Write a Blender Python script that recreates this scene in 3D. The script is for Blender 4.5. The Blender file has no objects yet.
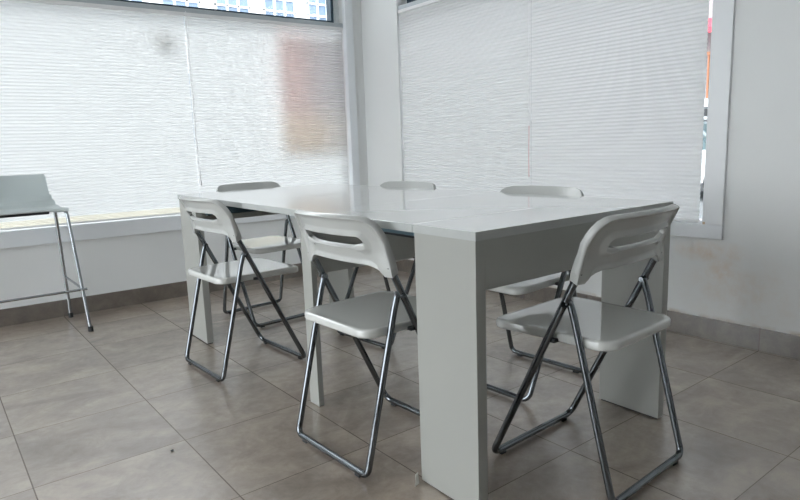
import bpy, bmesh, math, random
from mathutils import Vector, Matrix
random.seed(4)
sc = bpy.context.scene
C = sc.collection
PI = math.pi

# ------------------------------------------------------------------ materials
def new_mat(name):
    m = bpy.data.materials.new(name); m.use_nodes = True
    nt = m.node_tree; nt.nodes.clear()
    out = nt.nodes.new('ShaderNodeOutputMaterial')
    return m, nt, out

def N(nt, kind, **kw):
    n = nt.nodes.new(kind)
    for k, v in kw.items():
        if k.startswith('_'): setattr(n, k[1:], v)
        else:
            key = k.replace('__', ' ')
            n.inputs[key].default_value = v
    return n

def mixc(nt, fac, a, b, mode='MIX'):
    n = nt.nodes.new('ShaderNodeMix'); n.data_type = 'RGBA'; n.blend_type = mode
    for i, v in ((0, fac), (6, a), (7, b)):
        if isinstance(v, bpy.types.NodeSocket): nt.links.new(v, n.inputs[i])
        else: n.inputs[i].default_value = v if i == 0 else (*v, 1) if len(v) == 3 else v
    return n.outputs[2]

def mth(nt, op, a, b=0.0, c=0.0):
    n = nt.nodes.new('ShaderNodeMath'); n.operation = op
    for i, v in enumerate((a, b, c)):
        if isinstance(v, bpy.types.NodeSocket): nt.links.new(v, n.inputs[i])
        else: n.inputs[i].default_value = v
    return n.outputs[0]

def plain(name, col, rough=.5, metal=0.0, noise=0.04, scale=8.0, bump=0.0, spec=.5, coat=0.0):
    m, nt, out = new_mat(name)
    b = N(nt, 'ShaderNodeBsdfPrincipled', Roughness=rough, Metallic=metal)
    b.inputs['Specular IOR Level'].default_value = spec
    b.inputs['Coat Weight'].default_value = coat
    b.inputs['Coat Roughness'].default_value = .05
    tc = N(nt, 'ShaderNodeTexCoord')
    no = N(nt, 'ShaderNodeTexNoise', Scale=scale, Detail=4.0)
    nt.links.new(tc.outputs['Object'], no.inputs['Vector'])
    d = tuple(max(0, c*(1-noise*2)) for c in col); e = tuple(min(1, c*(1+noise)) for c in col)
    cc = mixc(nt, no.outputs['Fac'], d, e)
    nt.links.new(cc, b.inputs['Base Color'])
    if bump:
        bp = N(nt, 'ShaderNodeBump', Strength=bump, Distance=.002)
        nt.links.new(no.outputs['Fac'], bp.inputs['Height']); nt.links.new(bp.outputs[0], b.inputs['Normal'])
    nt.links.new(b.outputs[0], out.inputs[0])
    return m

def tile_mat(name, grout=True, dark=1.0):
    m, nt, out = new_mat(name)
    b = N(nt, 'ShaderNodeBsdfPrincipled', Roughness=.4)
    b.inputs['Specular IOR Level'].default_value = 1.0; b.inputs['Coat Weight'].default_value = 1.0; b.inputs['Coat Roughness'].default_value = .27; b.inputs['Coat IOR'].default_value = 1.8
    g = N(nt, 'ShaderNodeNewGeometry')
    s = N(nt, 'ShaderNodeSeparateXYZ'); nt.links.new(g.outputs['Position'], s.inputs[0])
    T, TY = .45, .4517
    u = mth(nt, 'DIVIDE', mth(nt, 'SUBTRACT', s.outputs[0], .1537), T)
    v = mth(nt, 'DIVIDE', mth(nt, 'SUBTRACT', s.outputs[1], 3.3612), TY)
    fu, fv = mth(nt, 'FLOOR', u), mth(nt, 'FLOOR', v)
    cb = N(nt, 'ShaderNodeCombineXYZ'); nt.links.new(fu, cb.inputs[0]); nt.links.new(fv, cb.inputs[1])
    wn = N(nt, 'ShaderNodeTexWhiteNoise'); wn.noise_dimensions = '3D'; nt.links.new(cb.outputs[0], wn.inputs['Vector'])
    # each tile has its own cloudy, slightly streaked cement print
    off = N(nt, 'ShaderNodeVectorMath', _operation='SCALE'); nt.links.new(wn.outputs['Color'], off.inputs[0]); off.inputs['Scale'].default_value = 9.0
    add = N(nt, 'ShaderNodeVectorMath', _operation='ADD'); nt.links.new(g.outputs['Position'], add.inputs[0]); nt.links.new(off.outputs[0], add.inputs[1])
    mp = N(nt, 'ShaderNodeMapping'); nt.links.new(add.outputs[0], mp.inputs[0]); mp.inputs['Scale'].default_value = (2.6, 3.8, 3); mp.inputs['Rotation'].default_value = (0, 0, .35)
    n1 = N(nt, 'ShaderNodeTexNoise', Scale=1.3, Detail=7.0, Roughness=.62, Distortion=.7); nt.links.new(mp.outputs[0], n1.inputs['Vector'])
    n2 = N(nt, 'ShaderNodeTexNoise', Scale=38.0, Detail=5.0, Roughness=.65); nt.links.new(add.outputs[0], n2.inputs['Vector'])
    rmp = N(nt, 'ShaderNodeValToRGB'); nt.links.new(n1.outputs['Fac'], rmp.inputs[0])
    e = rmp.color_ramp.elements; e[0].position = .3; e[0].color = (.215, .168, .135, 1); e[1].position = .72; e[1].color = (.50, .415, .34, 1)
    k = rmp.color_ramp.elements.new(.5); k.color = (.35, .285, .23, 1)
    n5 = N(nt, 'ShaderNodeTexNoise', Scale=11.0, Detail=8.0, Roughness=.75, Distortion=1.2); nt.links.new(add.outputs[0], n5.inputs['Vector'])
    c = mixc(nt, .75, rmp.outputs[0], n5.outputs['Fac'], 'SOFT_LIGHT')
    c = mixc(nt, .3, c, n2.outputs['Fac'], 'SOFT_LIGHT')
    br = mth(nt, 'MULTIPLY_ADD', wn.outputs['Value'], .12*dark, .94*dark)
    cv = N(nt, 'ShaderNodeVectorMath', _operation='SCALE'); nt.links.new(c, cv.inputs[0]); nt.links.new(br, cv.inputs['Scale'])
    hgt = None
    col = cv.outputs[0]
    ru = mth(nt, 'ABSOLUTE', mth(nt, 'SUBTRACT', mth(nt, 'FRACT', mth(nt, 'ADD', u, .5)), .5))
    rv = mth(nt, 'ABSOLUTE', mth(nt, 'SUBTRACT', mth(nt, 'FRACT', mth(nt, 'ADD', v, .5)), .5))
    if grout: mn = mth(nt, 'MINIMUM', mth(nt, 'MULTIPLY', ru, T), mth(nt, 'MULTIPLY_ADD', rv, TY, .0005))
    else: mn = mth(nt, 'MULTIPLY', rv, TY)
    gm = mth(nt, 'LESS_THAN', mn, .0019)
    col = mixc(nt, gm, col, (.12, .085, .065))
    nt.links.new(col, b.inputs['Base Color'])
    r = mth(nt, 'MULTIPLY_ADD', n1.outputs['Fac'], .22, .27)
    nt.links.new(mth(nt, 'MAXIMUM', r, mth(nt, 'MULTIPLY', gm, .9)), b.inputs['Roughness'])
    bp = N(nt, 'ShaderNodeBump', Strength=.25, Distance=.0015)
    nt.links.new(mth(nt, 'SUBTRACT', mth(nt, 'MULTIPLY', n2.outputs['Fac'], .3), gm), bp.inputs['Height'])
    nt.links.new(bp.outputs[0], b.inputs['Normal'])
    nt.links.new(b.outputs[0], out.inputs[0])
    return m

def wall_mat(name, stains=False):
    m, nt, out = new_mat(name)
    b = N(nt, 'ShaderNodeBsdfPrincipled', Roughness=.62)
    g = N(nt, 'ShaderNodeNewGeometry')
    n1 = N(nt, 'ShaderNodeTexNoise', Scale=2.0, Detail=5.0); nt.links.new(g.outputs['Position'], n1.inputs['Vector'])
    n2 = N(nt, 'ShaderNodeTexNoise', Scale=45.0, Detail=3.0); nt.links.new(g.outputs['Position'], n2.inputs['Vector'])
    col = mixc(nt, n1.outputs['Fac'], WALL0, WALL1)
    h = mth(nt, 'MULTIPLY', n2.outputs['Fac'], .35)
    if stains:
        s = N(nt, 'ShaderNodeSeparateXYZ'); nt.links.new(g.outputs['Position'], s.inputs[0])
        # damp, rusty patches in the plaster under the window corner (marks with a place of their own)
        def blob(cy, cz, ry, rz):
            a = mth(nt, 'DIVIDE', mth(nt, 'SUBTRACT', s.outputs[1], cy), ry)
            c = mth(nt, 'DIVIDE', mth(nt, 'SUBTRACT', s.outputs[2], cz), rz)
            d = mth(nt, 'SQRT', mth(nt, 'ADD', mth(nt, 'MULTIPLY', a, a), mth(nt, 'MULTIPLY', c, c)))
            mr = N(nt, 'ShaderNodeMapRange'); nt.links.new(d, mr.inputs[0]); mr.inputs[1].default_value = 1.0; mr.inputs[2].default_value = .15
            return mr.outputs[0]
        B = mth(nt, 'MAXIMUM', blob(1.34, .42, .20, .07), mth(nt, 'MAXIMUM', blob(1.29, .34, .10, .12), mth(nt, 'MULTIPLY', blob(1.2, .25, .35, .2), .5)))
        n3 = N(nt, 'ShaderNodeTexNoise', Scale=13.0, Detail=6.0, Roughness=.7); nt.links.new(g.outputs['Position'], n3.inputs['Vector'])
        mr = N(nt, 'ShaderNodeMapRange'); nt.links.new(n3.outputs['Fac'], mr.inputs[0]); mr.inputs[1].default_value = .40; mr.inputs[2].default_value = .72
        col = mixc(nt, mth(nt, 'MULTIPLY', B, .33), col, (.84, .74, .67))
        col = mixc(nt, mth(nt, 'MULTIPLY', mth(nt, 'MULTIPLY', B, mr.outputs[0]), .7), col, (.72, .56, .42))
        # rusty dust line on top of the skirting
        z1 = N(nt, 'ShaderNodeMapRange'); nt.links.new(s.outputs[2], z1.inputs[0]); z1.inputs[1].default_value = .122; z1.inputs[2].default_value = .103
        n4 = N(nt, 'ShaderNodeTexNoise', Scale=9.0, Detail=4.0); nt.links.new(g.outputs['Position'], n4.inputs['Vector'])
        m4 = N(nt, 'ShaderNodeMapRange'); nt.links.new(n4.outputs['Fac'], m4.inputs[0]); m4.inputs[1].default_value = .42; m4.inputs[2].default_value = .6
        col = mixc(nt, mth(nt, 'MULTIPLY', mth(nt, 'MULTIPLY', z1.outputs[0], m4.outputs[0]), .55), col, (.45, .33, .22))
        h = mth(nt, 'ADD', h, mth(nt, 'MULTIPLY', mth(nt, 'MULTIPLY', B, mr.outputs[0]), 1.4))
    nt.links.new(col, b.inputs['Base Color'])
    bp = N(nt, 'ShaderNodeBump', Strength=.25, Distance=.002); nt.links.new(h, bp.inputs['Height']); nt.links.new(bp.outputs[0], b.inputs['Normal'])
    nt.links.new(b.outputs[0], out.inputs[0])
    return m

def blind_mat(name, col, trans):
    m, nt, out = new_mat(name)
    g = N(nt, 'ShaderNodeTexCoord')
    mp = N(nt, 'ShaderNodeMapping'); nt.links.new(g.outputs['Object'], mp.inputs[0]); mp.inputs['Scale'].default_value = (45, 45, 90)
    n1 = N(nt, 'ShaderNodeTexNoise', Scale=1.6, Detail=6.0, Roughness=.7); nt.links.new(mp.outputs[0], n1.inputs['Vector'])
    c = mixc(nt, n1.outputs['Fac'], tuple(x*.955 for x in col), tuple(min(1, x*1.02) for x in col))
    d = N(nt, 'ShaderNodeBsdfDiffuse'); t = N(nt, 'ShaderNodeBsdfTranslucent')
    nt.links.new(c, d.inputs[0]); nt.links.new(c, t.inputs[0])
    mx = N(nt, 'ShaderNodeMixShader', Fac=trans)
    nt.links.new(d.outputs[0], mx.inputs[1]); nt.links.new(t.outputs[0], mx.inputs[2]); nt.links.new(mx.outputs[0], out.inputs[0])
    return m

def glass_mat(name, tint=(1, 1, 1)):
    m, nt, out = new_mat(name)
    t = N(nt, 'ShaderNodeBsdfTransparent'); t.inputs[0].default_value = (*tint, 1)
    gl = N(nt, 'ShaderNodeBsdfGlossy', Roughness=.02)
    fr = N(nt, 'ShaderNodeFresnel', IOR=1.45)
    mx = N(nt, 'ShaderNodeMixShader')
    nt.links.new(mth(nt, 'MULTIPLY', fr.outputs[0], .8), mx.inputs[0])
    nt.links.new(t.outputs[0], mx.inputs[1]); nt.links.new(gl.outputs[0], mx.inputs[2]); nt.links.new(mx.outputs[0], out.inputs[0])
    return m

def poster_mat(name):
    """a sheet of printed paper: red upper left, grey-mauve right, orange below; light shines through it"""
    m, nt, out = new_mat(name)
    tc = N(nt, 'ShaderNodeTexCoord'); s = N(nt, 'ShaderNodeSeparateXYZ'); nt.links.new(tc.outputs['Generated'], s.inputs[0])
    def ramp(src, a, b):
        r = N(nt, 'ShaderNodeMapRange'); nt.links.new(src, r.inputs[0]); r.inputs[1].default_value = a; r.inputs[2].default_value = b; return r.outputs[0]
    no = N(nt, 'ShaderNodeTexNoise', Scale=3.0); nt.links.new(tc.outputs['Generated'], no.inputs['Vector'])
    red, grey, org, pale = (.97, .79, .76), (.80, .78, .80), (.98, .87, .76), (.94, .91, .89)
    c = mixc(nt, ramp(s.outputs[0], .25, .6), red, grey)
    c = mixc(nt, ramp(s.outputs[2], .36, .26), c, mixc(nt, ramp(s.outputs[0], .5, .8), org, pale))
    c = mixc(nt, mth(nt, 'MULTIPLY', no.outputs['Fac'], .25), c, (.8, .7, .68))
    d = N(nt, 'ShaderNodeBsdfDiffuse'); t = N(nt, 'ShaderNodeBsdfTranslucent'); nt.links.new(c, d.inputs[0]); nt.links.new(c, t.inputs[0])
    mx = N(nt, 'ShaderNodeMixShader', Fac=.8); nt.links.new(d.outputs[0], mx.inputs[1]); nt.links.new(t.outputs[0], mx.inputs[2]); nt.links.new(mx.outputs[0], out.inputs[0])
    return m

WALL0, WALL1 = (.80, .82, .82), (.86, .87, .865)
M = dict(
    floor=tile_mat('cement_tile_floor'), skirt=tile_mat('cement_tile_skirting', False, .37),
    wall=wall_mat('painted_plaster'), wallr=wall_mat('painted_plaster_with_damp_marks', True),
    ceiling=plain('ceiling_paint', (.86, .86, .85), .8),
    trim=plain('white_window_casing', (.86, .89, .92), .35, noise=.02),
    alu=plain('anodised_window_bar', (.20, .25, .29), .35, .6),
    dark_alu=plain('dark_blue_grey_aluminium', (.03, .06, .085), .4, .3),
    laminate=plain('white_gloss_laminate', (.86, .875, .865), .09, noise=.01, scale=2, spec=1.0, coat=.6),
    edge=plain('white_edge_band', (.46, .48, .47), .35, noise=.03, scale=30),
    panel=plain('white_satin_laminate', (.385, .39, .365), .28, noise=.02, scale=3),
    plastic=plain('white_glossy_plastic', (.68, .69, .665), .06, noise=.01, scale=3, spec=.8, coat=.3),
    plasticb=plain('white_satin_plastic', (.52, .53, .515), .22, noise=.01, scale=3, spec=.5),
    chrome=plain('chrome_tube', (.17, .185, .20), .11, 1.0, noise=.03, scale=20),
    steel=plain('satin_steel_tube', (.45, .48, .51), .22, 1.0, noise=.03, scale=20),
    blackp=plain('black_plastic', (.02, .022, .025), .5),
    rail=plain('aluminium_slide_rail', (.16, .25, .30), .35, .7),
    beam=plain('dark_teal_steel', (.03, .06, .075), .5),
    cord=plain('white_cord', (.85, .85, .85), .6), redcord=plain('pink_cord_end', (.75, .45, .45), .6),
    blind=blind_mat('translucent_pleated_fabric', (.75, .748, .737), .59),
    blindhem=blind_mat('cream_stacked_pleats', (.95, .92, .84), .55),
    railw=plain('blind_rail_grey', (.50, .54, .57), .4),
    glass=glass_mat('window_glass', (.97, .985, .99)), poster=poster_mat('printed_poster_paper'),
    sticker=plain('grey_sticker', (.80, .74, .64), .7),
    stool=plain('pale_plastic_shell', (.60, .66, .66), .3, noise=.01),
    paper=plain('torn_white_paper', (.75, .74, .70), .8), crumb=plain('dark_crumb', (.03, .03, .03), .8),
    paving=plain('grey_paving', (.30, .31, .31), .8, noise=.15, scale=5), asphalt=plain('asphalt', (.13, .14, .145), .9, noise=.2, scale=30),
    facade=plain('pale_render_facade', (.82, .84, .86), .8), facade2=plain('grey_brown_facade', (.30, .30, .31), .8),
    pane=plain('blue_window_pane', (.17, .24, .34), .3), rustrail=plain('orange_brown_railing', (.28, .11, .05), .6),
    redsign=plain('red_awning', (.75, .05, .08), .6), carpaint=plain('white_car_paint', (.75, .78, .80), .2),
    carglass=plain('dark_car_glass', (.05, .09, .10), .08), tyre=plain('tyre_rubber', (.02, .02, .022), .8),
    lampd=None,
)

# ------------------------------------------------------------------ mesh helpers
def link(name, bm, mat, parent=None, smooth=True, angle=40):
    bmesh.ops.recalc_face_normals(bm, faces=bm.faces)
    me = bpy.data.meshes.new(name); bm.to_mesh(me); bm.free()
    me.materials.append(mat)
    if smooth:
        me.polygons.foreach_set('use_smooth', [True]*len(me.polygons))
        try: me.set_sharp_from_angle(angle=math.radians(angle))
        except Exception: pass
    o = bpy.data.objects.new(name, me); C.objects.link(o)
    if parent is not None: o.parent = parent
    return o

def box(bm, x0, x1, y0, y1, z0, z1, bev=0.0, mat=None):
    b = bmesh.new(); bmesh.ops.create_cube(b, size=1)
    for v in b.verts: v.co = Vector(((x0+x1)/2+v.co.x*(x1-x0), (y0+y1)/2+v.co.y*(y1-y0), (z0+z1)/2+v.co.z*(z1-z0)))
    if bev: bmesh.ops.bevel(b, geom=b.edges[:], offset=bev, segments=2, affect='EDGES', profile=.6)
    if mat is not None: b.transform(mat)
    me = bpy.data.meshes.new('t'); b.to_mesh(me); b.free(); bm.from_mesh(me); bpy.data.meshes.remove(me)

def fillet(pts, rads, seg=7):
    out = [Vector(pts[0])]
    for i in range(1, len(pts)-1):
        p, a, c = Vector(pts[i]), Vector(pts[i-1]), Vector(pts[i+1]); r = rads[i] if isinstance(rads, (list, tuple)) else rads
        u, w = (a-p).normalized(), (c-p).normalized(); ang = u.angle(w)
        if r <= 0 or ang > PI-.02: out.append(p); continue
        d = min(r/math.tan(ang/2), (a-p).length*.48, (c-p).length*.48); rr = d*math.tan(ang/2)
        cen = p+(u+w).normalized()*(rr/math.sin(ang/2)); s, e = p+u*d-cen, p+w*d-cen
        tot = s.angle(e); ax = s.cross(e).normalized()
        for k in range(seg+1): out.append(cen+Matrix.Rotation(tot*k/seg, 3, ax) @ s)
    out.append(Vector(pts[-1])); return out

def tube(bm, path, r, n=12, cap=True):
    path = [Vector(p) for p in path]; rings = []
    t = (path[1]-path[0]).normalized(); up = Vector((0, 0, 1)) if abs(t.z) < .9 else Vector((1, 0, 0))
    nrm = (up-t*up.dot(t)).normalized()
    for i, p in enumerate(path):
        if i == 0: tt = t
        elif i == len(path)-1: tt = (path[i]-path[i-1]).normalized()
        else: tt = ((path[i+1]-p).normalized()+(p-path[i-1]).normalized()).normalized()
        nrm = (nrm-tt*nrm.dot(tt)).normalized(); bn = tt.cross(nrm)
        rr = r[i] if isinstance(r, (list, tuple)) else r
        rings.append([bm.verts.new(p+nrm*math.cos(2*PI*k/n)*rr+bn*math.sin(2*PI*k/n)*rr) for k in range(n)])
    for a, b in zip(rings, rings[1:]):
        for k in range(n): bm.faces.new((a[k], a[(k+1) % n], b[(k+1) % n], b[k]))
    if cap: bm.faces.new(rings[0][::-1]); bm.faces.new(rings[-1])

def loft(bm, rings, close_first=True, close_last=True):
    R = [[bm.verts.new(p) for p in ring] for ring in rings]; n = len(R[0])
    for a, b in zip(R, R[1:]):
        for k in range(n): bm.faces.new((a[k], a[(k+1) % n], b[(k+1) % n], b[k]))
    if close_first: bm.faces.new(R[0][::-1])
    if close_last: bm.faces.new(R[-1])
    return R

def cyl(bm, c, r, h, axis='Z', n=20, r2=None):
    c = Vector(c); d = {'X': Vector((1, 0, 0)), 'Y': Vector((0, 1, 0)), 'Z': Vector((0, 0, 1))}[axis]
    tube(bm, [c-d*h/2, c+d*h/2], [r, r2 if r2 is not None else r], n)

def tag(o, label, cat, group=None, kind=None):
    if label: o['label'] = label
    if cat: o['category'] = cat
    if group: o['group'] = group
    if kind: o['kind'] = kind
    return o

def thing(name, label, cat, loc=(0, 0, 0), rz=0.0, group=None):
    o = bpy.data.objects.new(name, None); C.objects.link(o); o.empty_display_size = .1
    o.location = loc; o.rotation_euler = (0, 0, rz); return tag(o, label, cat, group)

def struct(name, bm, mat, smooth=False):
    o = link(name, bm, mat, None, smooth); o['kind'] = 'structure'; return o

# ------------------------------------------------------------------ room
XR = 2.877; ZC = 2.75
def yl(x): return 4.190-.0325*x             # the window wall on the left runs a little askew
ANG = math.atan(-.0325)
LW = Matrix.Translation((0, 4.190, 0)) @ Matrix.Rotation(ANG, 4, 'Z')   # local frame: X along wall, Y = outwards
XMIN, YMIN = -2.6, -2.6

bm = bmesh.new(); box(bm, XMIN-.3, XR+.3, YMIN-.3, 4.6, -.12, 0); struct('floor', bm, M['floor'])
bm = bmesh.new(); box(bm, XMIN-.3, XR+.3, YMIN-.3, 4.6, ZC, ZC+.12); struct('ceiling', bm, M['ceiling'])

# wall on the left of the photo, with a long window
LX0, LX1, LZ0, LZ1 = -2.3, 2.728, .50, 2.50
bm = bmesh.new()
box(bm, XMIN-.3, XR+.35, 0, .22, 0, LZ0, mat=LW); box(bm, XMIN-.3, XR+.35, 0, .22, LZ1, ZC, mat=LW)
box(bm, XMIN-.3, LX0, 0, .22, LZ0, LZ1, mat=LW); box(bm, LX1, XR+.35, 0, .22, LZ0, LZ1, mat=LW)
struct('wall_left', bm, M['wall'])
# wall on the right, with the second window
RY0, RY1, RZ0, RZ1 = 1.378, 3.650, .540, 2.50
bm = bmesh.new()
box(bm, XR, XR+.22, YMIN-.3, 4.3, 0, RZ0); box(bm, XR, XR+.22, YMIN-.3, 4.3, RZ1, ZC)
box(bm, XR, XR+.22, YMIN-.3, RY0, RZ0, RZ1); box(bm, XR, XR+.22, RY1, 4.3, RZ0, RZ1)
struct('wall_right', bm, M['wallr'])
bm = bmesh.new(); box(bm, XMIN-.3, XR+.3, YMIN-.22, YMIN, 0, ZC); struct('wall_back', bm, M['wall'])
bm = bmesh.new()                                     # shopfront opening added on the unseen side to let daylight in
BX0, BX1, BZ1 = .5, 3.95, 2.5
box(bm, XMIN-.2, XMIN, YMIN, BX0, 0, ZC); box(bm, XMIN-.2, XMIN, BX1, 4.4, 0, ZC); box(bm, XMIN-.2, XMIN, BX0, BX1, BZ1, ZC)
struct('wall_side', bm, M['wall'])
w3 = struct('added_window', (lambda b: (box(b, XMIN-.12, XMIN-.112, BX0, BX1, 0, BZ1), b)[1])(bmesh.new()), M['glass'])
bm = bmesh.new()
for y in (BX0, 2.2, BX1-.05): box(bm, XMIN-.16, XMIN-.06, y, y+.05, 0, BZ1)
box(bm, XMIN-.16, XMIN-.06, BX0, BX1, BZ1-.05, BZ1); box(bm, XMIN-.16, XMIN-.06, BX0, BX1, 0, .06)
link('window_frame', bm, M['trim'], w3, False)

# baseboards (tile)
bm = bmesh.new(); box(bm, XMIN, XR, -.010, 0, 0, .102, mat=LW @ Matrix.Translation((0, 0, 0))); struct('baseboard_left', bm, M['skirt'])
bm = bmesh.new(); box(bm, XR-.010, XR, YMIN, 4.04, 0, .102, .001); struct('baseboard_right', bm, M['skirt'])

# ------------------------------------------------------------------ windows
# window_1: left wall.  aluminium transom bar at 1.87 m, clear lights above, blinds below
def frame_rect(bm, x0, x1, y0, y1, z0, z1, w, mat=None):
    box(bm, x0, x1, y0, y1, z0, z0+w, .002, mat); box(bm, x0, x1, y0, y1, z1-w, z1, .002, mat)
    box(bm, x0, x0+w, y0, y1, z0+w, z1-w, .002, mat); box(bm, x1-w, x1, y0, y1, z0+w, z1-w, .002, mat)
bm = bmesh.new(); box(bm, LX0, LX1, .120, .128, LZ0, LZ1, mat=LW)
w1 = struct('window_1', bm, M['glass'])
bm = bmesh.new(); frame_rect(bm, LX0, LX1, .09, .16, LZ0, LZ1, .035, LW); link('window_frame', bm, M['trim'], w1, False)
bm = bmesh.new(); box(bm, LX0, LX1, .03, .16, 1.866, 1.898, .003, LW); link('transom_bar', bm, M['railw'], w1, False)
bm = bmesh.new(); frame_rect(bm, LX0+.02, LX1-.055, .07, .14, 1.896, LZ1-.02, .022, LW)
box(bm, .1, .122, .07, .14, 1.898, LZ1-.02, .002, LW); link('upper_sash', bm, M['dark_alu'], w1, False)
# window_2: right wall
bm = bmesh.new(); box(bm, XR+.120, XR+.128, RY0, RY1, RZ0, RZ1)
w2 = struct('window_2', bm, M['glass'])
RW = Matrix(((0, 1, 0, XR), (1, 0, 0, 0), (0, 0, 1, 0), (0, 0, 0, 1)))  # local X -> world y, local Y -> world x
bm = bmesh.new(); frame_rect(bm, RY0, RY1, .09, .16, RZ0, RZ1, .012, RW); link('window_frame', bm, M['trim'], w2, False)
bm = bmesh.new(); box(bm, RY0, RY1, .01, .16, 1.922, 1.95, .003, RW); link('transom_bar', bm, M['railw'], w2, False)
bm = bmesh.new(); frame_rect(bm, RY0+.02, RY1-.03, .07, .14, 1.95, RZ1-.02, .03, RW); link('upper_sash', bm, M['dark_alu'], w2, False)

# casings on the wall face
bm = bmesh.new()
box(bm, LX0, LX1+.055, -.022, .02, .456, .553, .004, LW)
struct('trim_1', bm, M['trim'])
bm = bmesh.new(); box(bm, 2.724, 2.790, -.016, .03, .554, LZ1+.03, .003, LW); struct('trim_2', bm, M['trim'])
bm = bmesh.new(); box(bm, XR-.014, XR+.02, 1.288, RY1+.02, .484, .550, .003); struct('trim_3', bm, M['trim'])
m, nt, out = new_mat('white_casing_with_rust_drip'); M['trimr'] = m
b = N(nt, 'ShaderNodeBsdfPrincipled', Roughness=.35); g = N(nt, 'ShaderNodeNewGeometry'); s = N(nt, 'ShaderNodeSeparateXYZ'); nt.links.new(g.outputs['Position'], s.inputs[0])
dy = mth(nt, 'LESS_THAN', mth(nt, 'ABSOLUTE', mth(nt, 'SUBTRACT', s.outputs[1], 1.372)), .006)
dz = mth(nt, 'MULTIPLY', mth(nt, 'GREATER_THAN', s.outputs[2], .515), mth(nt, 'LESS_THAN', s.outputs[2], .562))
cc = mixc(nt, mth(nt, 'MULTIPLY', mth(nt, 'MULTIPLY', dy, dz), .8), (.86, .88, .90), (.62, .42, .20))
nt.links.new(cc, b.inputs['Base Color']); nt.links.new(b.outputs[0], out.inputs[0])
bm = bmesh.new(); box(bm, XR-.016, XR+.03, 1.288, 1.3805, .5505, RZ1+.04, .003); struct('trim_4', bm, M['trimr'])

# ------------------------------------------------------------------ blinds (pleated cellular shades)
def blind(name, label, x0, x1, z0, z1, yo, mat, group, hem=.035):
    """x along the wall in the local frame, yo outwards; pleats every 2 cm"""
    t = thing(name, label, 'blind', mat @ Vector(((x0+x1)/2, yo, z0)), 0, group)
    inv = Matrix.Translation(-t.location)
    def sheet(za, zb, amp, pitch):
        bm = bmesh.new(); n = max(2, int(round((zb-za)/pitch))); pr = []
        for k in range(n*2+1):
            pr.append((za+(zb-za)*k/(2*n), -amp if k % 2 else 0.0))
        rows = []
        for z, a in pr: rows.append([bm.verts.new(inv @ (mat @ Vector((x, yo+a, z)))) for x in (x0, x1)])
        for a, b in zip(rows, rows[1:]): bm.faces.new((a[0], a[1], b[1], b[0]))
        return bm
    o = link('pleated_fabric', sheet(z0+hem+.012, z1-.02, .0042, .0195), M['blind'], t, False)
    if hem: link('stacked_pleats', sheet(z0+.012, z0+hem+.012, .010, .008), M['blindhem'], t, False)
    bm = bmesh.new(); box(bm, x0, x1, yo-.012, yo+.010, z0, z0+.012, .002, inv @ mat); link('bottom_rail', bm, M['cord'], t, False)
    bm = bmesh.new(); box(bm, x0, x1, yo-.016, yo+.014, z1-.022, z1, .002, inv @ mat); link('head_rail', bm, M['cord'], t, False)
    return t
LB = 'pleated blinds over the long left window'
blind('pleated_blind', 'wide white pleated blind behind the bar stool, left of the hanging cord', -2.2, 1.512, .556, 1.866, .03, LW, LB)
blind('pleated_blind', 'white pleated blind with the reddish poster showing through it', 1.5135, 2.712, .556, 1.866, .03, LW, LB)
RB = 'pleated blinds over the right window'
blind('pleated_blind', 'white pleated blind on the right wall next to the room corner', 2.4285, 3.646, .552, 1.921, .02, RW, RB, .0)
blind('pleated_blind', 'white pleated blind on the right wall beside the narrow strip of street view', 1.411, 2.427, .552, 1.921, .02, RW, RB, .0)

# pull cords hanging over the joints
t = thing('blind_cord', 'thin white pull cord hanging in front of the left window blinds', 'cord', LW @ Vector((1.518, .0, 1.87)), 0)
bm = bmesh.new()
pts = [Vector((.003*math.sin(k*1.7)+.0015*math.sin(k*.6), 0, -k*.045)) for k in range(25)]
tube(bm, pts, .0024, 6); link('string', bm, M['cord'], t)
bm = bmesh.new(); tube(bm, [pts[-1]+Vector((0, 0, .002)), pts[-1]-Vector((0, 0, .012)), pts[-1]-Vector((0, 0, .045)), pts[-1]-Vector((0, 0, .05))], [.003, .006, .008, .004], 12); link('tassel', bm, M['cord'], t)
t = thing('blind_cord', 'thin pull cord with pinkish lower end hanging on the right window blinds', 'cord', (XR-.004, 2.427, 1.90), 0)
bm = bmesh.new(); tube(bm, [Vector((0, .001*math.sin(k), -k*.05)) for k in range(18)], .0021, 6); link('string', bm, M['cord'], t)
bm = bmesh.new(); tube(bm, [Vector((0, .001*math.sin(k+17), -.85-k*.05)) for k in range(7)], .002, 6); link('lower_cord', bm, M['redcord'], t)

# printed poster and a small sticker on the glass behind the left blind
bm = bmesh.new(); box(bm, 2.17, 2.715, .1130, .1135, .94, 1.80, 0, LW)
tag(link('poster', bm, M['poster'], None, False), 'red, grey and orange poster showing blurred through the left blind near the corner', 'poster')
bm = bmesh.new(); tube(bm, [LW @ Vector((1.378, .112, 1.685)), LW @ Vector((1.378, .113, 1.685))], .055, 28)
tag(link('sticker', bm, M['sticker'], None, False), 'round greyish sticker showing faintly through the top of the left blind', 'sticker')

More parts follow.
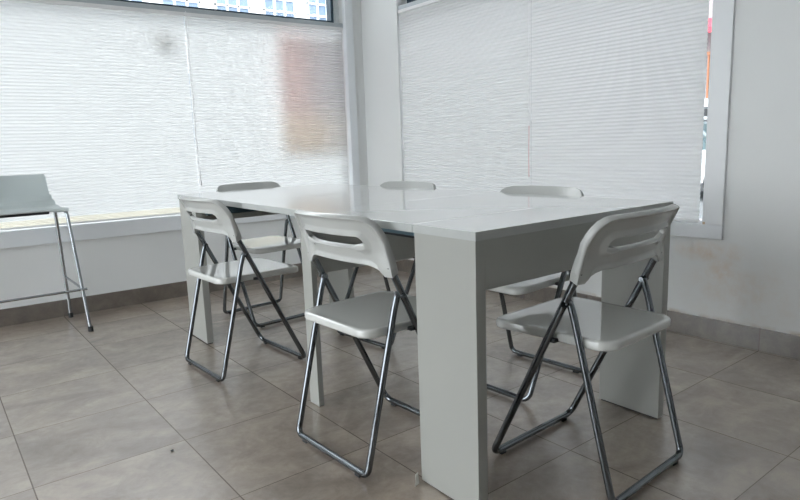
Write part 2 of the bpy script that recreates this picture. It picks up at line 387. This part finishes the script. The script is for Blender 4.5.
# ------------------------------------------------------------------ table
TX, TY, TA, TW, TL, TZ, TD = 1.0334, 1.0363, -.0079, .9028, 2.1781, .7511, .2427
tb = thing('extending_table', 'long white glossy extending table with slab legs in the middle of the room', 'table', (TX, TY, 0), TA)
def tpart(name, mat, *bxs, bev=.0015):
    bm = bmesh.new()
    for b_ in bxs: box(bm, *b_, bev)
    o = link(name, bm, M[mat], tb, False)
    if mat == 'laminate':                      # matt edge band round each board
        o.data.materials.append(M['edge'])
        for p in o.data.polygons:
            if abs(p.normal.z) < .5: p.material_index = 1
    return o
TH = .023
for y0, y1 in ((0, TD-.0012), (TL-TD+.0012, TL)): tpart('end_top', 'laminate', (0, TW, y0, y1, TZ-TH, TZ))
ll = (TL-2*TD)/3
for k in range(3): tpart('leaf', 'laminate', (0, TW, TD+k*ll+.0006, TD+(k+1)*ll-.0006, TZ-TH, TZ))
PT = .034
for x0 in (.004, TW-.004-PT):
    for y0, y1 in ((.005, TD-.004), (TL-TD+.004, TL-.005)):
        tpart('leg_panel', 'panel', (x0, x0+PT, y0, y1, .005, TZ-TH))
        g_ = tpart('floor_glide', 'blackp', (x0+.004, x0+PT-.004, y0+.006, y1-.006, 0, .005), bev=0)
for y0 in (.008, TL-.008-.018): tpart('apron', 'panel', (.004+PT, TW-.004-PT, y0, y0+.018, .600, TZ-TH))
MY = .885
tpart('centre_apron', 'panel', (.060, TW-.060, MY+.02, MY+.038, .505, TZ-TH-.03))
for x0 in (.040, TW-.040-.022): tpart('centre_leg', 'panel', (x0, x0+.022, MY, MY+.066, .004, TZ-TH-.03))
for x0 in (.050, TW-.050-.03):
    tpart('slide_rail', 'rail', (x0, x0+.03, .03, MY+.07, TZ-TH-.020, TZ-TH-.001), (x0+.004, x0+.026, .03, MY+.07, TZ-TH-.022, TZ-TH-.021))
    tpart('rail_track', 'blackp', (x0+.002, x0+.028, .03, MY+.07, TZ-TH-.028, TZ-TH-.0215))

tpart('cross_beam', 'beam', (.05, TW-.05, TL-TD-.03, TL-TD, .655, TZ-TH-.001))

# ------------------------------------------------------------------ folding chairs
def yt(z): return .2075-.4885*z            # the long tube, from front foot up to the backrest
def rrect(w0, w1, d0, d1, r0, r1, n=8):
    """rounded trapezoid outline in x,y: half width w0 at y=d0 (rear), w1 at y=d1 (front)"""
    pts = []
    cs = [(w1-r1, d1-r1, r1, 0), (-(w1-r1), d1-r1, r1, PI/2), (-(w0-r0), d0+r0, r0, PI), (w0-r0, d0+r0, r0, 3*PI/2)]
    for cx, cy, r, a in cs:
        for k in range(n+1):
            th = a+PI/2*k/n; pts.append((cx+r*math.cos(th), cy+r*math.sin(th)))
    # add points along the straight runs so that the dished surface bends smoothly
    out = []
    for i, p in enumerate(pts):
        q = pts[(i+1) % len(pts)]; L = math.hypot(q[0]-p[0], q[1]-p[1]); m_ = max(1, int(L/.04))
        for k in range(m_): out.append((p[0]+(q[0]-p[0])*k/m_, p[1]+(q[1]-p[1])*k/m_))
    return out

def seat_bm():
    ol = rrect(.181, .191, -.174, .222, .050, .050); cx, cy = 0, .02; bm = bmesh.new()
    def ring(inset, z, dish):
        R = []
        for x, y in ol:
            L = math.hypot(x-cx, y-cy); k = 1-inset/L
            X, Y = cx+(x-cx)*k, cy+(y-cy)*k
            R.append((X, Y, z-dish*(1-min(1, (X/.19)**2*.6+((Y-cy)/.2)**4*.5))-.006*max(0, (Y-.14)/.08)**2))
        return R
    def sring(sx, z, dish):
        R = []
        for x, y in ol:
            X, Y = cx+(x-cx)*sx, cy+(y-cy)*sx
            R.append((X, Y, z-dish*(1-min(1, (X/.19)**2*.6+((Y-cy)/.2)**4*.5))-.006*max(0, (Y-.14)/.08)**2))
        return R
    rings = [sring(.05, .427, .003), sring(.6, .427, .002), ring(.02, .427, .001), ring(.014, .419, 0), ring(.005, .4165, 0), ring(.0012, .419, 0), ring(0, .423, 0), ring(0, .436, 0), ring(.002, .4405, .0), ring(.006, .443, .0005)]
    for s in (.92, .8, .65, .5, .35, .2, .08): rings.append(sring(s, .4435, .0035))
    loft(bm, rings); return bm

def dense(poly, step=.008):
    out = []
    for i, p in enumerate(poly):
        q = poly[(i+1) % len(poly)]; L = math.hypot(q[0]-p[0], q[1]-p[1]); m_ = max(1, int(round(L/step)))
        for k in range(m_): out.append((p[0]+(q[0]-p[0])*k/m_, p[1]+(q[1]-p[1])*k/m_))
    return out

def back_bm():
    half = [(0, .629), (.08, .629), (.14, .628), (.163, .623), (.178, .615), (.187, .606), (.192, .600), (.2195, .600), (.2195, .613), (.219, .65), (.217, .70), (.214, .722), (.208, .742), (.198, .757), (.183, .767), (.160, .772), (.08, .7735), (0, .774)]
    ol = dense(half+[(-x, z) for x, z in half[-2:0:-1]])
    CZ = .697
    def slot_pt(ang):
        hw, hh = .145, .0165; dx, dz = math.cos(ang), math.sin(ang)
        # stadium slot
        if abs(dz) > 1e-6:
            t = hh/abs(dz); x = dx*t
            if abs(x) <= hw-hh: return (x, CZ+dz*t)
        c = (hw-hh)*(1 if dx > 0 else -1); B = -dx*c; D = B*B-(c*c-hh*hh); t = -B+math.sqrt(max(0, D)); return (dx*t, CZ+dz*t)
    def warp(x, z):
        # match slot parameter to outline horizontally rather than by pure angle
        xs = max(-1, min(1, x/.2)); up = z > CZ
        if abs(xs) > .97 or abs(z-CZ) < .02: return slot_pt(math.atan2((z-CZ)*.35, x))
        hw, hh = .145, .0165; X = xs*hw/.97
        e = max(0, abs(X)-(hw-hh)); h = math.sqrt(max(0, hh*hh-e*e)); return (X, CZ+(h if up else -h))
    # keep order monotone around the slot: use arc parameter
    sl = [warp(x, z) for x, z in ol]
    ring_s = [0, .03, .08, .14, .22, .35, .5, .65, .78, .88, .95, 1.0]
    def P(x, z, off):
        bow = -.022*(1-(x/.217)**2)+.026*(x/.217)**2*min(1, max(0, (z-.60)/.10))
        y = yt(z)+bow; n = Vector((0, 1, .4885)).normalized()
        return Vector((x, y, z))+n*off
    def th(s, x, z):
        lug = max(0, min(1, (.68-z)/.06))*max(0, min(1, (abs(x)-.15)/.03))
        f = .006+.007*lug; r = .005
        if s < .14: r = .014
        elif s < .22: r = .010
        if s > .78: r = .013
        if s == 0 or s == 1: f -= .004; r -= .004
        return f+0, max(r, .0155*lug)
    bm = bmesh.new(); n = len(ol); F = []; B = []
    for s in ring_s:
        fr, br = [], []
        for (x, z), (a, c) in zip(ol, sl):
            X, Z = x+(a-x)*s, z+(c-z)*s
            if s == 0: pass
            f, r = th(s, X, Z); fr.append(bm.verts.new(P(X, Z, f))); br.append(bm.verts.new(P(X, Z, -r)))
        F.append(fr); B.append(br)
    for A in (F, B):
        for a, b in zip(A, A[1:]):
            for k in range(n):
                try: bm.faces.new((a[k], a[(k+1) % n], b[(k+1) % n], b[k]))
                except ValueError: pass
    for a, b in ((F[0], B[0]), (F[-1], B[-1])):
        for k in range(n): bm.faces.new((a[k], a[(k+1) % n], b[(k+1) % n], b[k]))
    bmesh.ops.remove_doubles(bm, verts=bm.verts[:], dist=.0003)
    return bm

CG = 'white folding chairs around the table'
def make_chair():
    t = thing('folding_chair', '', 'chair', group=CG)
    R = .0105; zb = .0150
    bm = bmesh.new(); w = .2075
    path = fillet([(-w, yt(.625), .625), (-w, yt(zb), zb), (w, yt(zb), zb), (w, yt(.625), .625)], .032, 8)
    tube(bm, path, R, 14); link('front_frame', bm, M['chrome'], t)
    bm = bmesh.new(); w2_ = .1920; yb = -.198
    def yr(z): return -.200+.262*(z-zb)
    path = fillet([(-.196, yt(.534), .540), (-w2_, yr(.523)+.004, .529), (-w2_, yr(.49), .49), (-w2_, yb, zb), (w2_, yb, zb), (w2_, yr(.49), .49), (w2_, yr(.523)+.004, .529), (.196, yt(.534), .540)], [0, .02, .05, .024, .024, .05, .02, 0], 7)
    tube(bm, path, R*.95, 14); link('rear_frame', bm, M['chrome'], t)
    link('seat', seat_bm(), M['plastic'], t, True, 50)
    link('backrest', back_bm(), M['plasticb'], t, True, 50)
    for s in (-1, 1):
        bm = bmesh.new(); cyl(bm, (s*.201, yt(.535)-.004, .535), .0075, .036, 'X', 16); link('pivot_bolt', bm, M['chrome'], t)
        bm = bmesh.new(); box(bm, s*.19-.012, s*.19+.012, yt(.437)-.014, yt(.437)+.014, .416, .427, .003); link('seat_bracket', bm, M['blackp'], t)
    for s in (-1, 1):
        for y in (yt(zb)-.002, yb):
            wv = (w if y > 0 else w2_)-.045
            bm = bmesh.new(); box(bm, s*wv-.012, s*wv+.012, y-.007, y+.007, 0, .008, .002); link('foot_pad', bm, M['blackp'], t)
    return t
def dup(root, label, group, loc, rz):
    r = root.copy(); C.objects.link(r); r.location = loc; r.rotation_euler = (0, 0, rz); r['label'] = label; r['group'] = group
    for ch in list(root.children):
        c = ch.copy(); C.objects.link(c); c.parent = r
    return r
chair = make_chair()
chair['label'] = 'white folding chair at the near short end of the table, front right'
chair.location = (1.506, 1.042, 0); chair.rotation_euler = (0, 0, math.radians(2.5))
D = math.radians
for lab, x, y, a in (
    ('white folding chair on the left long side, nearer one, beside the near slab leg', 1.110, 1.577, -87.7),
    ('white folding chair on the left long side, farther one, nearest the bar stool', 1.090, 2.608, -87),
    ('white folding chair on the right side near the window, seen behind the front right chair', 1.862, 1.630, 92.5),
    ('white folding chair on the right side by the room corner, mostly hidden by the table', 1.850, 2.48, 95),
    ('white folding chair at the far short end of the table, facing the camera', 1.545, 3.270, 184)):
    dup(chair, lab, CG, (x, y, 0), D(a))

# ------------------------------------------------------------------ bar stool (right half in view)
SX = .411
st = thing('bar_stool', 'tall pale bar stool with low back and chrome legs under the left window', 'stool', (SX, 3.705, 0))
def shell_bm():
    prof = [(0.020, .672), (-.010, .683), (-.005, .693), (.03, .697), (.10, .692), (.18, .687), (.25, .688), (.30, .697), (.328, .718), (.342, .75), (.352, .80), (.362, .855), (.365, .870)]
    prof = fillet([(0, y, z) for y, z in prof[1:]], .02, 3)
    n = len(prof); bm = bmesh.new(); NX = 16; top = []; bot = []
    for i, p in enumerate(prof):
        a = prof[max(0, i-1)]; b = prof[min(n-1, i+1)]; tg = (b-a).normalized(); nr = Vector((0, -tg.z, tg.y))
        k = i/(n-1); hw = .214-(.044*max(0, (k-.55)/.45) if k > .55 else 0)
        if i == n-1: hw -= .004
        if i == 0: hw -= .012
        rt, rb = [], []
        for j in range(NX+1):
            u = -1+2*j/NX; x = hw*u; lift = .014*abs(u)**3*(1-k)*0 - .010*abs(u)**6*(1 if p.z < .71 else 0)
            fw = -.02*abs(u)**2 if p.z > .73 else 0
            q = Vector((x, p.y+fw, p.z+lift)); rt.append(bm.verts.new(q+nr*.005)); rb.append(bm.verts.new(q-nr*.005))
        top.append(rt); bot.append(rb)
    for A in (top, bot):
        for a, b in zip(A, A[1:]):
            for j in range(NX): bm.faces.new((a[j], a[j+1], b[j+1], b[j]))
    for i in range(n-1):
        for j in (0, NX): bm.faces.new((top[i][j], top[i+1][j], bot[i+1][j], bot[i][j]))
    for i in (0, n-1):
        for j in range(NX): bm.faces.new((top[i][j], top[i][j+1], bot[i][j+1], bot[i][j]))
    return bm
link('seat_shell', shell_bm(), M['stool'], st, True, 50)
for s in (-1, 1):
    bm = bmesh.new()
    tube(bm, fillet([(s*.246, -.015, .02), (s*.207, .03, .681), (s*.168, .11, .674), (s*.168, .26, .674), (s*.195, .31, .672), (s*.222, .402, .02)], [0, .03, .05, .05, .03, 0], 6), .0095, 12)
    link('leg_frame', bm, M['steel'], st)
    for x, y in ((s*.2468, -.0162), (s*.2225, .404)):
        bm = bmesh.new(); cyl(bm, (x, y, .014), .0135, .028, 'Z', 16); link('rubber_foot', bm, M['blackp'], st)
    bm = bmesh.new(); tube(bm, [(s*.238, -.010, .238), (s*.216, .372, .238+.02)], .0065, 10); link('side_rail', bm, M['steel'], st)
bm = bmesh.new(); tube(bm, [(-.255, -.012, .240), (.255, -.012, .240)], .0065, 10); link('footrest', bm, M['steel'], st)
bm = bmesh.new(); box(bm, -.13, .13, .06, .24, .662, .680, .004); link('seat_mount', bm, M['blackp'], st)

# ------------------------------------------------------------------ small things on the floor
bm = bmesh.new()
v = [bm.verts.new(p) for p in ((-.012, -.004, 0), (.010, .003, 0), (.004, .012, .001), (-.002, .002, .030), (.009, .006, .034), (.003, .012, .026))]
for f in ((0, 1, 4, 3), (1, 2, 5, 4), (2, 0, 3, 5), (0, 2, 1), (3, 4, 5)): bm.faces.new([v[i] for i in f])
o = tag(link('paper_scrap', bm, M['paper'], None, False), 'tiny torn white paper scrap at the foot of the near table leg', 'scrap'); o.location = (1.016, 1.268, .0)
bm = bmesh.new(); bmesh.ops.create_icosphere(bm, subdivisions=2, radius=.005)
for q in bm.verts: q.co *= 1+random.uniform(-.25, .25); q.co.z *= .6
o = tag(link('crumb', bm, M['crumb'], None), 'small dark crumb lying alone on the pale floor tile', 'crumb'); o.location = (.543, 1.955, .003)

# ------------------------------------------------------------------ outside
bm = bmesh.new(); box(bm, -30, 40, -25, 40, -.30, -.16); struct('ground', bm, M['paving'])
bm = bmesh.new(); box(bm, 6.2, 12.3, -25, 15.0, -.159, -.14); struct('road', bm, M['asphalt'])
bd = thing('apartment_building', 'pale building with rows of blue windows seen above the left blind', 'building', (4, 17, -.16))
bm = bmesh.new(); box(bm, -14, 9, 0, 8, 0, 7.6); link('wall', bm, M['facade'], bd, False)
for k in range(13):
    for f in range(2):
        x = -10+1.45*k
        bm = bmesh.new(); box(bm, x, x+1.0, -.04, .02, 1.2+f*3.2, 2.9+f*3.2+.35); w_ = link('window', bm, M['pane'], bd, False)
        bm = bmesh.new()
        for q in range(4): box(bm, x-.03+q*.333, x+.03+q*.333, -.08, -.041, 1.2+f*3.2, 3.25+f*3.2)
        for q in range(7): box(bm, x-.03, x+1.03, -.08, -.041, 1.2+f*3.2+q*.34, 1.25+f*3.2+q*.34)
        o = link('window_grille', bm, M['facade'], w_, False)
bd = thing('apartment_building', 'grey building with rusty balcony rails across the street on the right', 'building', (13, 2, -.16))
bm = bmesh.new(); box(bm, 0, 7, -12, 13.5, 0, 9.0); link('wall', bm, M['facade2'], bd, False)
for k in range(9):
    y = -9.5+2.8*k
    for f in range(3):
        bm = bmesh.new(); box(bm, -.05, .02, y, y+1.1, .9+f*2.9, 2.3+f*2.9); link('window', bm, M['pane'], bd, False)
for k in range(4):
    y = -7.4+5.2*k
    bm = bmesh.new(); box(bm, -1.0, 0, y, y+3.4, 1.65, 1.80); bl = link('balcony', bm, M['facade'], bd, False)
    bm = bmesh.new()
    for q in range(18): box(bm, -.98, -.95, y+.05+q*.19, y+.08+q*.19, 1.8, 2.6)
    box(bm, -1.0, -.93, y, y+3.4, 2.6, 2.66); link('railing', bm, M['rustrail'], bl, False)
bm = bmesh.new()
vs = [(-.9, 2.0), (0, 2.35), (0, 2.4), (-.9, 2.06), (-.9, 1.95)]
loft(bm, [[Vector((12.98+a, y, c+.88)) for a, c in ((-.9, 1.98), (-.9, 2.08), (0, 2.40), (0, 2.36))] for y in (5.2, 7.4)])
tag(link('awning', bm, M['redsign'], None, False), 'small red awning across the street in the gap beside the right blind', 'awning')

car = thing('car', 'white parked car glimpsed through the gap beside the right blind', 'car', (11.25, 6.0, -.14))
def section(pts, x0, x1, inset=0):
    bm = bmesh.new(); n = 9; rings = []
    for k in range(n):
        u = k/(n-1); x = x0+(x1-x0)*u; s = 1-(abs(2*u-1)**4)*inset
        cy = 0; rings.append([Vector((x, y*s, .25+(z-.25)*(1-(1-s)*.6))) for y, z in pts])
    loft(bm, rings); return bm
body = [(-2.05, .30), (-2.1, .50), (-2.0, .72), (-1.2, .86), (1.35, .92), (1.95, .90), (2.05, .7), (2.05, .32)]
link('body', section(body, -.82, .82, .05), M['carpaint'], car, True, 30)
link('cabin', section([(-1.15, .84), (-.45, 1.34), (.3, 1.42), (1.0, 1.36), (1.6, .90)], -.70, .70, .04), M['carglass'], car, True, 30)
bm = bmesh.new(); box(bm, -.62, .62, -.35, .95, 1.38, 1.44, .02); link('roof', bm, M['carpaint'], car)
for x in (-.80, .80):
    for y in (-1.3, 1.3):
        bm = bmesh.new(); cyl(bm, (x, y, .31), .31, .2, 'X', 28); w_ = link('wheel', bm, M['tyre'], car)
        bm = bmesh.new(); cyl(bm, (x+(.101 if x > 0 else -.101), y, .31), .19, .012, 'X', 20); link('hubcap', bm, M['chrome'], w_)

# ------------------------------------------------------------------ light
w = bpy.data.worlds.new('overcast_sky'); sc.world = w; w.use_nodes = True; nt = w.node_tree; nt.nodes.clear()
o = nt.nodes.new('ShaderNodeOutputWorld'); bg = nt.nodes.new('ShaderNodeBackground')
tc = N(nt, 'ShaderNodeTexCoord'); no = N(nt, 'ShaderNodeTexNoise', Scale=2.5, Detail=4.0); nt.links.new(tc.outputs['Generated'], no.inputs['Vector'])
nt.links.new(mixc(nt, no.outputs['Fac'], (.93, .965, 1.0), (.985, .992, 1.0)), bg.inputs[0])
bg.inputs[1].default_value = 6.2
nt.links.new(bg.outputs[0], o.inputs[0])

# ------------------------------------------------------------------ camera
cam = bpy.data.cameras.new('camera'); co = bpy.data.objects.new('camera', cam); C.objects.link(co)
f = Vector((0.60423317, 0.7790493, -0.16728558)); r = Vector((0.78612168, -0.61711198, -0.03443132)); u = Vector((0.13005763, 0.11070228, 0.98530707))
mt = Matrix((r, u, -f)).transposed().to_4x4(); mt.translation = (0, 0, .960707)
co.matrix_world = mt
cam.sensor_fit = 'HORIZONTAL'; cam.sensor_width = 36; cam.lens = 36*614.32/800; cam.clip_start = .02; cam.clip_end = 200
sc.camera = co
sc.view_settings.view_transform = 'Standard'; sc.view_settings.look = 'None'; sc.view_settings.gamma = 1.0
sc.view_settings.use_curve_mapping = False; sc.view_settings.exposure = 0.16
